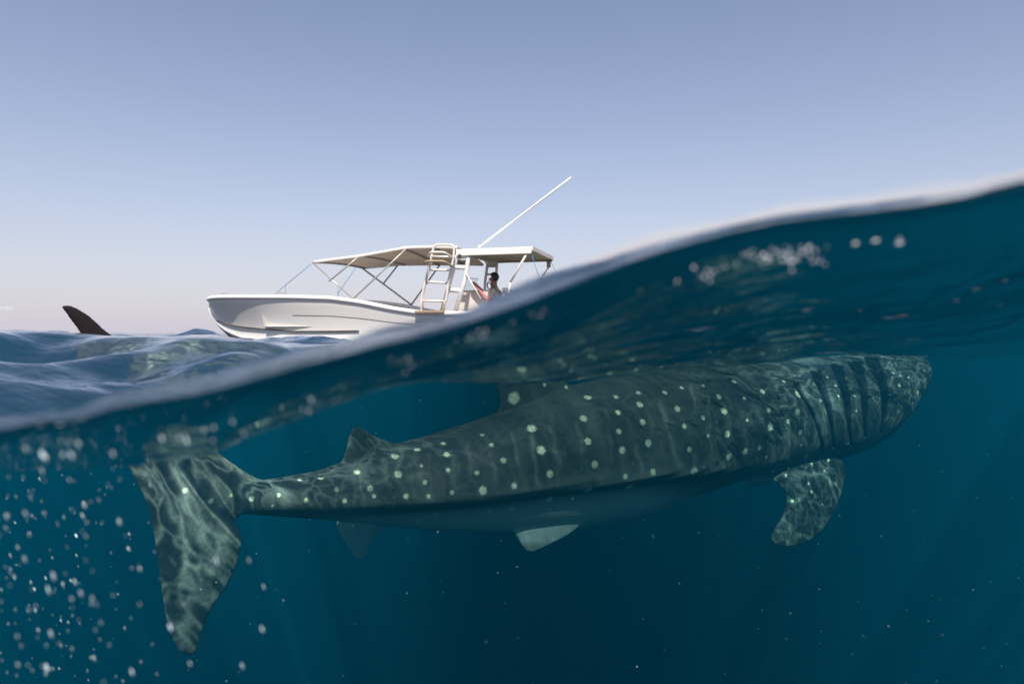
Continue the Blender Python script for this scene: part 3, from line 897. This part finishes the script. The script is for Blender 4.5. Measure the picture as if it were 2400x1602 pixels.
for lift in (0, 0.014):
    g_ = [[bm.verts.new(canopy_pt(t, v, lift)) for v in np.linspace(-1, 1, 15)] for t in np.linspace(0, 1, 40)]
    for a_, b_ in zip(g_[:-1], g_[1:]):
        for k in range(14): bm.faces.new((a_[k], a_[k + 1], b_[k + 1], b_[k]))
fc = from_bm('fore_canopy', bm, M_tan, boat, True)
fc['label'] = 'sagging tan canvas canopy over the bow'
for v in (1, -1):
    bm = bmesh.new()
    pts = [canopy_pt(t, v, 0.0) for t in np.linspace(0, 1, 30)]
    tube(bm, pts, 0.014, flat=2.4)
    from_bm('canopy_hem', bm, M_hem, fc, True)
bm = bmesh.new(); tube(bm, [canopy_pt(1, v, 0.0) for v in np.linspace(-1, 1, 12)], 0.028); from_bm('canopy_hem', bm, M_hem, fc, True)
# folding frame: poles on the near and far side, and cross bows
def pole(a, b, la, lb=None, r=0.017, name='canopy_pole', mat=None):
    return tube_obj(name, [B(*a, la), B(*b, lb if lb is not None else la)], r, mat or M_steel, boat, m=8)
pole((827, 700), (735, 617), 0.96, 0.88)
pole((771, 659), (840, 602), 0.92, 0.88)
pole((828, 700), (953, 582), 0.96, 0.88)
pole((964, 714), (850, 629), -0.96, -0.88, 0.02)
pole((898, 665), (939, 613), -0.92, -0.88, 0.02)
pole((964, 714), (1032, 619), -0.96, -0.88, 0.02)
for t in (0.16, 0.36, 0.64, 0.98):
    tube_obj('canopy_bow', [canopy_pt(t, v, -0.02) for v in np.linspace(-1, 1, 9)], 0.016, M_steel, boat)
for a, b, lat in (((729, 619), (669, 668), 0.86), ((669, 668), (642, 692), 0.9), ((669, 668), (669, 694), 0.92), ((838, 621), (792, 688), -0.86), ((792, 674), (793, 699), -0.9)):
    pole(a, b, lat, r=0.007, name='tie_rope', mat=M_rope)

# hard top over the console
A1, A2 = B(1070, 588, 0.90), B(1246, 587, 0.90)
zt = (A1.z + A2.z) / 2
top_z = zt + 0.055
bm = bmesh.new()
def slab(bm, x0, x1, y0, y1, z0, z1, crown=0.0, nx=2, ny=9):
    for zz in (z0, z1):
        g_ = [[bm.verts.new((x0 + (x1 - x0) * i / nx, y0 + (y1 - y0) * j / ny, zz + crown * (1 - (2 * j / ny - 1) ** 2))) for j in range(ny + 1)] for i in range(nx + 1)]
        for i in range(nx):
            for j in range(ny): bm.faces.new((g_[i][j], g_[i][j + 1], g_[i + 1][j + 1], g_[i + 1][j]))
        if zz == z0: g0 = g_
    def strip(a, b):
        for k in range(len(a) - 1): bm.faces.new((a[k], a[k + 1], b[k + 1], b[k]))
    strip(g0[0], g_[0]); strip(g0[-1], g_[-1])
    strip([r[0] for r in g0], [r[0] for r in g_]); strip([r[-1] for r in g0], [r[-1] for r in g_])
slab(bm, A2.x, A1.x, -0.9, 0.9, top_z - 0.03, top_z, 0.03)
ht_o = from_bm('hard_top', bm, M_top, boat)
box_obj('valance', ((A1.x + A2.x) / 2, 0.915, zt - 0.012), (A1.x - A2.x, 0.03, 0.13), M_top, ht_o, 0.012)
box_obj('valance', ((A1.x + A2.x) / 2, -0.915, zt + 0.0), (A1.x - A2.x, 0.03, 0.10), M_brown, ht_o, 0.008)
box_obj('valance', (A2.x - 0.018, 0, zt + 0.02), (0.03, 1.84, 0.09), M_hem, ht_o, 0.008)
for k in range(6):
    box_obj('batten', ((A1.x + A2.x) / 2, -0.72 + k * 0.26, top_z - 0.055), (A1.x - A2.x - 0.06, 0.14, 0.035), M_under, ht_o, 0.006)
c0 = B(1286, 605, -0.86)
tube_obj('rolled_curtain', [c0, c0 + Vector((0, 0, -0.12)), B(1286, 626, -0.86)], 0.045, M_brown, boat)
pole((1237, 590), (1196, 662), 0.88, 0.90, 0.022, 'top_post', M_ladder)
pole((1196, 662), (1190, 700), 0.90, 0.95, 0.022, 'top_post', M_ladder)
pole((1286, 626), (1262, 662), -0.88, -0.90, 0.018, 'top_post', M_steel)
pole((1245, 592), (1265, 655), 0.86, r=0.005, name='tie_rope', mat=M_rope)
pole((1288, 607), (1304, 640), -0.86, r=0.005, name='tie_rope', mat=M_rope)

# radar arch legs, near and far
arch = bpy.data.objects.new('leg_frame', None); col.objects.link(arch); arch.parent = boat
tube_obj('upright', [B(1036, 728, 0.86), B(1060, 640, 0.86), B(1071, 598, 0.86), B(1099, 598, 0.86), B(1090, 655, 0.86), B(1067, 732, 0.86)], 0.043, M_white, arch, rad=0.06, m=10)
for a, b in (((1062, 626), (1094, 627)), ((1048, 679), (1083, 681))):
    tube_obj('crossbar', [B(*a, 0.86), B(*b, 0.86)], 0.046, M_white, arch)
bm = bmesh.new(); bmesh.ops.create_uvsphere(bm, u_segments=12, v_segments=8, radius=0.035)
c_ = B(1077, 599, 0.93)
for v in bm.verts: v.co = v.co + c_
from_bm('lamp', bm, M_dark, arch, True)
c_ = B(1085, 600, 0.86)
box_obj('gusset', (c_.x, 0.86, c_.z), (0.20, 0.05, 0.16), M_white, arch, 0.02)
arch2 = bpy.data.objects.new('leg_frame', None); col.objects.link(arch2); arch2.parent = boat
tube_obj('upright', [B(1136, 700, -0.86), B(1137, 660, -0.86), B(1144, 608, -0.86), B(1139, 599, -0.86), B(1161, 599, -0.86), B(1165, 612, -0.86), B(1162, 665, -0.86), B(1160, 705, -0.86)], 0.032, M_ladder, arch2, rad=0.08, m=10)
for a, b in (((1141, 624), (1163, 624)), ((1139, 643), (1163, 643))):
    tube_obj('crossbar', [B(*a, -0.86), B(*b, -0.86)], 0.026, M_ladder, arch2)
c_ = B(1152, 617, -0.86)
box_obj('panel', (c_.x, -0.86, c_.z), (0.2, 0.03, 0.12), M_ladder, arch2, 0.01)

# boarding ladder rising from the gunwale
lad = bpy.data.objects.new('ladder', None); col.objects.link(lad); lad.parent = boat
LA = 1.04
tube_obj('side_rail', [B(988, 727, LA), B(987, 700, LA), B(996, 665, LA), B(1008, 615, LA), B(1014, 588, LA), B(1019, 574, LA), B(1041, 573, LA), B(1064, 574.5, LA),
                       B(1064, 596, LA), B(1057, 630, LA), B(1049, 668, LA), B(1047, 695, LA), B(1037, 727, LA)], 0.024, M_ladder, lad, rad=0.07, m=10)
tube_obj('side_rail', [B(990, 727, LA - 0.3), B(992, 690, LA - 0.3), B(1003, 640, LA - 0.3), B(1013, 602, LA - 0.3)], 0.020, M_ladder, lad, rad=0.05)
tube_obj('side_rail', [B(1040, 727, LA - 0.3), B(1046, 690, LA - 0.3), B(1055, 640, LA - 0.3), B(1062, 602, LA - 0.3)], 0.020, M_ladder, lad, rad=0.05)
for a, b in (((1011, 601), (1061, 602)), ((1005, 632), (1054, 633)), ((997, 660), (1048, 663)), ((989, 705), (1045, 706))):
    tube_obj('rung', [B(*a, LA), B(*b, LA)], 0.022, M_ladder, lad)
for y_, w_, mt in ((591, 7, M_ladder), (612, 12, M_wood)):
    c_ = [B(1009 - w_ * 0.6, y_ + 8, LA), B(996 + (612 - y_) * 0.5, y_ + 5, LA + 0.24), B(999 + (612 - y_) * 0.5, y_, LA + 0.34), B(1040, y_, LA + 0.34), B(1050, y_ + 6, LA + 0.20), B(1060, y_ + 12, LA)]
    tube_obj('hoop_rail', c_, 0.024, mt, lad, rad=0.08, m=10)
box_obj('platform', tuple((B(988, 727, LA) + B(1037, 727, LA)) / 2 + Vector((0, -0.05, -0.03))), (0.62, 0.42, 0.05), M_brown, lad, 0.01)

# console, windscreen, wheel, seat, antenna, loose pole
c_ = B(1106, 700, 0.1)
box_obj('console', (c_.x - 0.02, 0.05, 0.34 + 0.37), (0.62, 0.80, 0.74), M_beige, boat, 0.05, shear=-0.16)
cs_ = B(1112, 645, 0.0)
bm = bmesh.new()
g_ = []
for a in np.linspace(-1.2, 1.2, 13):
    g_.append([bm.verts.new((c_.x + 0.02 + 0.22 * math.cos(a) - 0.10 * k, 0.40 * math.sin(a) * (1 - 0.12 * k), 1.07 + 0.30 * k)) for k in (0, 0.5, 1.0)])
for a_, b_ in zip(g_[:-1], g_[1:]):
    for k in range(2): bm.faces.new((a_[k], a_[k + 1], b_[k + 1], b_[k]))
bmesh.ops.solidify(bm, geom=bm.faces[:], thickness=0.006)
ws = from_bm('windscreen', bm, M_glass, boat, True)
tube_obj('windscreen_trim', [(c_.x - 0.08 + 0.22 * math.cos(a), 0.40 * math.sin(a) * 0.88, 1.373) for a in np.linspace(-1.2, 1.2, 13)], 0.007, M_steel, ws)
wc = Vector((c_.x - 0.42, 0.1, 1.09))
ring = [wc + Vector((0.05 * math.sin(a), 0.18 * math.cos(a), 0.17 * math.sin(a))) for a in np.linspace(0, 2 * math.pi, 20, endpoint=False)]
whl = tube_obj('steering_wheel', ring, 0.012, M_dark, boat, closed=True)
for k in (1, 8, 14): tube_obj('spoke', [wc, ring[k]], 0.009, M_steel, whl)
tube_obj('column', [wc, wc + Vector((0.22, 0, -0.08))], 0.02, M_dark, whl)
se = B(1166, 720, 0.0)
box_obj('seat', (se.x, 0.05, 0.34 + 0.22), (0.46, 0.72, 0.44), M_beige, boat, 0.05)
box_obj('seat_back', (se.x - 0.26, 0.05, 0.34 + 0.60), (0.08, 0.72, 0.36), M_beige, boat, 0.03)
tube_obj('antenna', [B(1121, 581, 0.3), B(1127, 575, 0.3)], 0.030, M_hem, boat)
an = tube_obj('antenna', [B(1126, 576, 0.3), B(1160, 550.5, 0.3), B(1230, 498, 0.3), B(1338.5, 416, 0.3)], 0.021, M_white, boat)
tube_obj('loose_pole', [B(1092, 640, 0.92), B(1127, 700, 1.0)], 0.013, M_ladder, boat)
tube_obj('throttle_lever', [(c_.x - 0.30, -0.2, 1.05), (c_.x - 0.34, -0.2, 1.20)], 0.018, M_dark, boat)

# a towel over the seat front
bm = bmesh.new()
tw = [B(1112, 663, 0.35), B(1120, 672, 0.35), B(1130, 681, 0.35), B(1142, 692, 0.35), B(1150, 704, 0.35)]
for lat in (0.0, 0.018):
    g_ = [[bm.verts.new(p + Vector((0.01 * math.sin(k * 2.1 + i), -0.15 + k * 0.09, lat - 0.015 * math.cos(k * 1.7 + i)))) for k in range(6)] for i, p in enumerate(tw)]
    for a_, b_ in zip(g_[:-1], g_[1:]):
        for k in range(5): bm.faces.new((a_[k], a_[k + 1], b_[k + 1], b_[k]))
towel = from_bm('towel', bm, plain('pink_cloth', (0.62, 0.25, 0.24), 0.9, var=0.2, scale=8), None, True)
towel.matrix_world = boat.matrix_basis.copy()
md = towel.modifiers.new('s', 'SUBSURF'); md.levels = 1; md.render_levels = 1
tag(towel, 'pink cloth draped behind the boat console beside the seated person', 'towel')

# ------------------------------------------------------------------ person at the helm
def skin_figure(name, joints, bones, mat, sub=2, parent=None, root=0):
    me = bpy.data.meshes.new(name)
    me.from_pydata([j[0] for j in joints], bones, [])
    o = link(name, me, mat, parent)
    md = o.modifiers.new('skin', 'SKIN'); md.use_smooth_shade = True
    md.branch_smoothing = 0.6
    sv = me.skin_vertices[0].data
    for v, j in zip(sv, joints):
        v.radius = (j[1], j[1] if len(j) < 3 else j[2]); v.use_root = False
    sv[root].use_root = True
    md = o.modifiers.new('sub', 'SUBSURF'); md.levels = sub; md.render_levels = sub
    dg = bpy.context.evaluated_depsgraph_get()
    m2 = bpy.data.meshes.new_from_object(o.evaluated_get(dg))
    for m_ in list(o.modifiers): o.modifiers.remove(m_)
    o.data = m2
    m2.polygons.foreach_set('use_smooth', [True] * len(m2.polygons))
    return o
M_skin = plain('tanned_skin', (0.36, 0.17, 0.10), 0.55, var=0.15, scale=12)
M_shirt = plain('beige_shirt', (0.60, 0.53, 0.46), 0.85, var=0.15, scale=10, bump=0.3)
M_short = plain('dark_shorts', (0.06, 0.07, 0.10), 0.85, var=0.2, scale=10)
M_hair = plain('black_hair', (0.010, 0.009, 0.009), 0.6, var=0.3, scale=30)
hd = B(1156, 653, 0.05)                                  # head centre, boat space; the person faces +x (bow)
hx = hd.x; hz_ = hd.z
def sd_(s): return 0.05 + s
J = [((hx - 0.10, 0.05, hz_ - 0.66), 0.135), ((hx - 0.11, 0.05, hz_ - 0.48), 0.13), ((hx - 0.08, 0.05, hz_ - 0.30), 0.15, 0.12), ((hx - 0.04, 0.05, hz_ - 0.19), 0.07),
     ((hx - 0.01, 0.05, hz_ - 0.10), 0.055), ((hx, 0.05, hz_ - 0.03), 0.082), ((hx - 0.01, 0.05, hz_ + 0.05), 0.088),
     ((hx - 0.06, sd_(0.18), hz_ - 0.24), 0.058), ((hx + 0.05, sd_(0.24), hz_ - 0.46), 0.045), ((hx + 0.27, sd_(0.16), hz_ - 0.36), 0.034), ((hx + 0.35, sd_(0.14), hz_ - 0.33), 0.036, 0.02),
     ((hx - 0.06, sd_(-0.18), hz_ - 0.24), 0.058), ((hx + 0.05, sd_(-0.24), hz_ - 0.46), 0.045), ((hx + 0.27, sd_(-0.16), hz_ - 0.36), 0.034), ((hx + 0.35, sd_(-0.14), hz_ - 0.33), 0.036, 0.02),
     ((hx - 0.06, sd_(0.10), hz_ - 0.70), 0.095), ((hx + 0.32, sd_(0.14), hz_ - 0.64), 0.070), ((hx + 0.30, sd_(0.13), 0.44), 0.045), ((hx + 0.42, sd_(0.13), 0.385), 0.035),
     ((hx - 0.06, sd_(-0.10), hz_ - 0.70), 0.095), ((hx + 0.32, sd_(-0.14), hz_ - 0.64), 0.070), ((hx + 0.30, sd_(-0.13), 0.44), 0.045), ((hx + 0.42, sd_(-0.13), 0.385), 0.035)]
Bn = [(0, 1), (1, 2), (2, 3), (3, 4), (4, 5), (5, 6), (2, 7), (7, 8), (8, 9), (9, 10), (2, 11), (11, 12), (12, 13), (13, 14), (0, 15), (15, 16), (16, 17), (17, 18), (0, 19), (19, 20), (20, 21), (21, 22)]
person = skin_figure('person', J, Bn, M_skin)
person.matrix_world = boat.matrix_basis.copy()
tag(person, 'person with black hair and beige shirt seated at the boat helm, facing the bow', 'person')
Js = [(j[0], j[1] * 1.13) + ((j[2] * 1.15,) if len(j) > 2 else ()) for j in (J[0], J[1], J[2], J[3], J[7], J[8], J[11], J[12])]
shirt = skin_figure('shirt', Js, [(0, 1), (1, 2), (2, 3), (2, 4), (4, 5), (2, 6), (6, 7)], M_shirt, parent=person)
Jt = [(j[0], j[1] * 1.14) for j in (J[0], J[15], J[16], J[19], J[20])]
skin_figure('shorts', Jt, [(0, 1), (1, 2), (0, 3), (3, 4)], M_short, parent=person)
bm = bmesh.new(); bmesh.ops.create_uvsphere(bm, u_segments=20, v_segments=12, radius=0.104)
for v in bm.verts:
    c = v.co
    if c.x > 0.045 and c.z < 0.045: c.x = 0.045
    v.co = Vector((hx - 0.022 + c.x, 0.05 + c.y * 0.92, hz_ + 0.035 + c.z * (1.02 if c.z > 0 else 1.0)))
from_bm('hair', bm, M_hair, person, True)
for sgn in (1, -1):
    bm = bmesh.new(); bmesh.ops.create_uvsphere(bm, u_segments=8, v_segments=6, radius=0.011)
    for v in bm.verts: v.co += Vector((hx + 0.078, 0.05 + sgn * 0.032, hz_ + 0.005))
    from_bm('eye', bm, M_dark, person, True)
    bm = bmesh.new(); bmesh.ops.create_uvsphere(bm, u_segments=10, v_segments=6, radius=0.03)
    for v in bm.verts: v.co = Vector((hx - 0.005 + v.co.x * 0.7, 0.05 + sgn * 0.088 + v.co.y * 0.35, hz_ - 0.01 + v.co.z))
    from_bm('ear', bm, M_skin, person, True)
bm = bmesh.new(); bmesh.ops.create_cone(bm, cap_ends=True, segments=8, radius1=0.019, radius2=0.006, depth=0.05)
for v in bm.verts: v.co = Vector((hx + 0.088 + v.co.x * 0.9 - 0.2 * v.co.z, 0.05 + v.co.y * 0.7, hz_ - 0.02 + v.co.z))
from_bm('nose', bm, M_skin, person, True)

# ------------------------------------------------------------------ bubbles, suspended specks, cloud
def flecks(name, items, mat, sub=1):
    """items: centre, (rx, ry, rz), tilt about y"""
    t = bmesh.new(); bmesh.ops.create_icosphere(t, subdivisions=sub, radius=1)
    tv = np.array([tuple(v.co) for v in t.verts]); tf = np.array([[v.index for v in f.verts] for f in t.faces]); t.free()
    vs, fs = [], []
    for k, (c, r, a) in enumerate(items):
        p = tv * np.array(r)
        ca_, sa_ = math.cos(a), math.sin(a)
        p = np.stack([p[:, 0] * ca_ + p[:, 2] * sa_, p[:, 1], -p[:, 0] * sa_ + p[:, 2] * ca_], 1) + np.array(c)
        vs.append(p); fs.append(tf + k * len(tv))
    me = bpy.data.meshes.new(name)
    me.from_pydata(np.concatenate(vs).tolist(), [], np.concatenate(fs).tolist())
    return link(name, me, mat, None, True)
rr = random.Random(11)
M_fleck = plain('pale_specks', (0.74, 0.88, 0.90), 0.6, var=0.05)
it = []
for k in range(220):
    x_ = abs(rr.gauss(0, 1)) * 230 - 10; y_ = 1085 + rr.random() * 540
    if x_ > 680: continue
    if x_ > 330 and rr.random() < 0.4: continue
    y = 0.43 + rr.random() ** 1.4 * 0.9
    s = (0.00035 + 0.0007 * rr.random() ** 3) * (y / 0.6) ** 0.5
    it.append((at(x_, y_, y), (s * 0.8, s, s * rr.uniform(2.6, 3.8)), R(-22) + rr.gauss(0, 0.08)))
for x_, y_, s in ((60, 1052, 1.5), (100, 1066, 2.6), (107, 1072, 2.0), (148, 1066, 1.5), (168, 1067, 2.0), (143, 1033, 1.0), (163, 1035, 1.0), (184, 1040, 1.6), (265, 1063, 1.5),
                  (380, 1028, 1.9), (420, 1026, 1.5), (438, 1034, 1.9), (434, 1022, 1.2), (479, 1008, 1.1), (502, 1002, 1.2), (545, 989, 1.2), (572, 1016, 1.1), (500, 1033, 1.0),
                  (280, 1223, 1.9), (436, 1151, 2.0), (508, 1314, 2.2), (126, 1350, 2.2), (114, 1383, 2.4), (58, 1310, 1.7), (120, 1485, 2.0), (568, 1560, 1.8), (615, 1474, 1.4), (110, 1565, 2.1), (16, 1210, 1.6),
                  (190, 1390, 1.6), (217, 1402, 1.3), (400, 1470, 1.8), (584, 1313, 1.3), (328, 1332, 1.3), (400, 1470, 1.2), (730, 938, 1.4), (724, 964, 1.1)):
    y = (Y0 + 0.002) if y_ < 1080 else 0.46 + rr.random() * 0.08
    s *= 0.00036 if y_ < 1080 else 0.0006
    it.append((at(x_, y_, y), (s * 0.8, s, s * 3.0), R(-18)))
o = flecks('drifting_specks', it, M_fleck)
tag(o, 'pale specks drifting close to the lens at lower left', kind='stuff')
it = []
for k in range(500):
    x_ = rr.random() * 2500 - 50; y_ = 930 + rr.random() * 700
    y = 1.0 + rr.random() * 3.2
    s = 0.0005 + 0.0009 * rr.random() ** 3
    it.append((at(x_, y_, y), (s, s, s), 0))
o = flecks('suspended_plankton', it, M_fleck)
tag(o, 'tiny plankton grains scattered through the open water', kind='stuff')
it = []
BUB = [(1500, 682, 1, .8), (1585, 652, 2, 1.2), (1655, 640, 7, 1.5), (1640, 642, 2, 1), (1700, 624, 3, 1.1), (1722, 620, 2, 1.1), (1760, 598, 3, 1.1), (1772, 604, 2, 1.1), (1788, 602, 7, 1.4), (1818, 585, 4, 1), (1830, 612, 9, 1.6), (1845, 602, 3, 1),
       (1866, 596, 5, 1.2), (1882, 590, 8, 1.6), (1902, 594, 3, 1), (1912, 605, 5, 1.2), (1117, 784, 5, 1.3), (1105, 788, 2, 1), (1074, 797, 1, 1), (1208, 749, 1, .9), (1232, 742, 1, 1),
       (1250, 737, 2, .8), (1262, 734, 2, .8), (1275, 731, 3, 1), (937, 845, 3, 1.1), (917, 841, 1, .9), (955, 841, 1, .8), (950, 870, 1, 1.0), (968, 861, 2, 1.0), (1940, 574, 1, .8)]
for x_, y_, c, s in BUB:
    for k in range(int(c * 1.2 + 0.5)):
        sx = 4 + 3.2 * c ** 0.6
        y = Y0 + 0.001 + rr.random() * 0.002
        r_ = (0.00045 if x_ > 1450 else 0.00032) * s * rr.uniform(0.5, 1.2)
        it.append((at(x_ + rr.gauss(0, sx), y_ + rr.gauss(0, sx * 0.6), y), (r_, r_, r_), 0))
for x_, y_, w_ in ((2005, 571, 3.2), (2052, 564, 3.8), (2108, 570, 4.0), (2108, 560, 1.3)):
    it.append((at(x_, y_, Y0 + 0.002), (0.0008 * w_ * 0.6, 0.0007, 0.0006), R(-12)))
o = flecks('air_bubbles', it, plain('bubble_glint', (0.95, 0.95, 0.98), 0.15, var=0.02, spec=1.0), 2)
tag(o, 'bright air bubbles clustered under the rising waterline', kind='stuff')
it = []
for k in range(26):
    x_ = rr.uniform(1500, 1880); y_ = rr.uniform(775, 855)
    it.append((at(x_, y_, 2.6), [0.0011 * rr.uniform(0.7, 1.7)] * 3, 0))
o = flecks('air_bubbles', it, M_fleck)
tag(o, 'scattered tiny bubbles above the back of the shark', kind='stuff')
# foam where the hull meets the sea and small breaking wavelets before it
it = []
def seaz(x, y):
    return float(sea_height(np.array([[x]]), np.array([[y]]), np.array([[0.02]]))[0, 0])
for cx_, n_, sp_, y_, z_ in ((618, 160, 26, 14.6, 0.06), (700, 120, 60, 14.4, 0.04), (480, 60, 14, 8.5, 0.02), (556, 40, 10, 6.0, 0.015), (655, 30, 12, 6.5, 0.015)):
    for k in range(n_):
        x_ = (cx_ + rr.gauss(0, sp_) - 1200) / F * y_; yy = y_ + rr.gauss(0, 0.15)
        s = rr.uniform(0.005, 0.017) * (y_ / 12)
        it.append(((x_, yy, seaz(x_, yy) + abs(rr.gauss(0, z_))), (s * 1.6, s, s), 0))
o = flecks('foam', it, M_fleck)
tag(o, 'white foam flecks along the bow and on the chop', kind='stuff')
# one small far cloud low at the left edge
bm = bmesh.new()
for k in range(9):
    bmesh.ops.create_icosphere(bm, subdivisions=3, radius=1, matrix=Matrix.Translation(Vector((rr.gauss(0, 12), rr.gauss(0, 9), rr.gauss(0, 2.2)))) @ Matrix.Diagonal((11, 10, 6 + rr.random() * 4, 1)))
for v in bm.verts: v.co += Vector(at(10, 722, 2600))
cl = from_bm('cloud', bm, None)
n = N('cloud_vapour')
v_ = n('VolumeScatter', {'Color': (1, 0.97, 0.95, 1), 'Density': 0.022})
n.t.links.new(v_.outputs[0], n.out.inputs['Volume']); cl.data.materials.append(n.m)
tag(cl, 'small faint cloud low over the sea at the left edge', kind='structure')
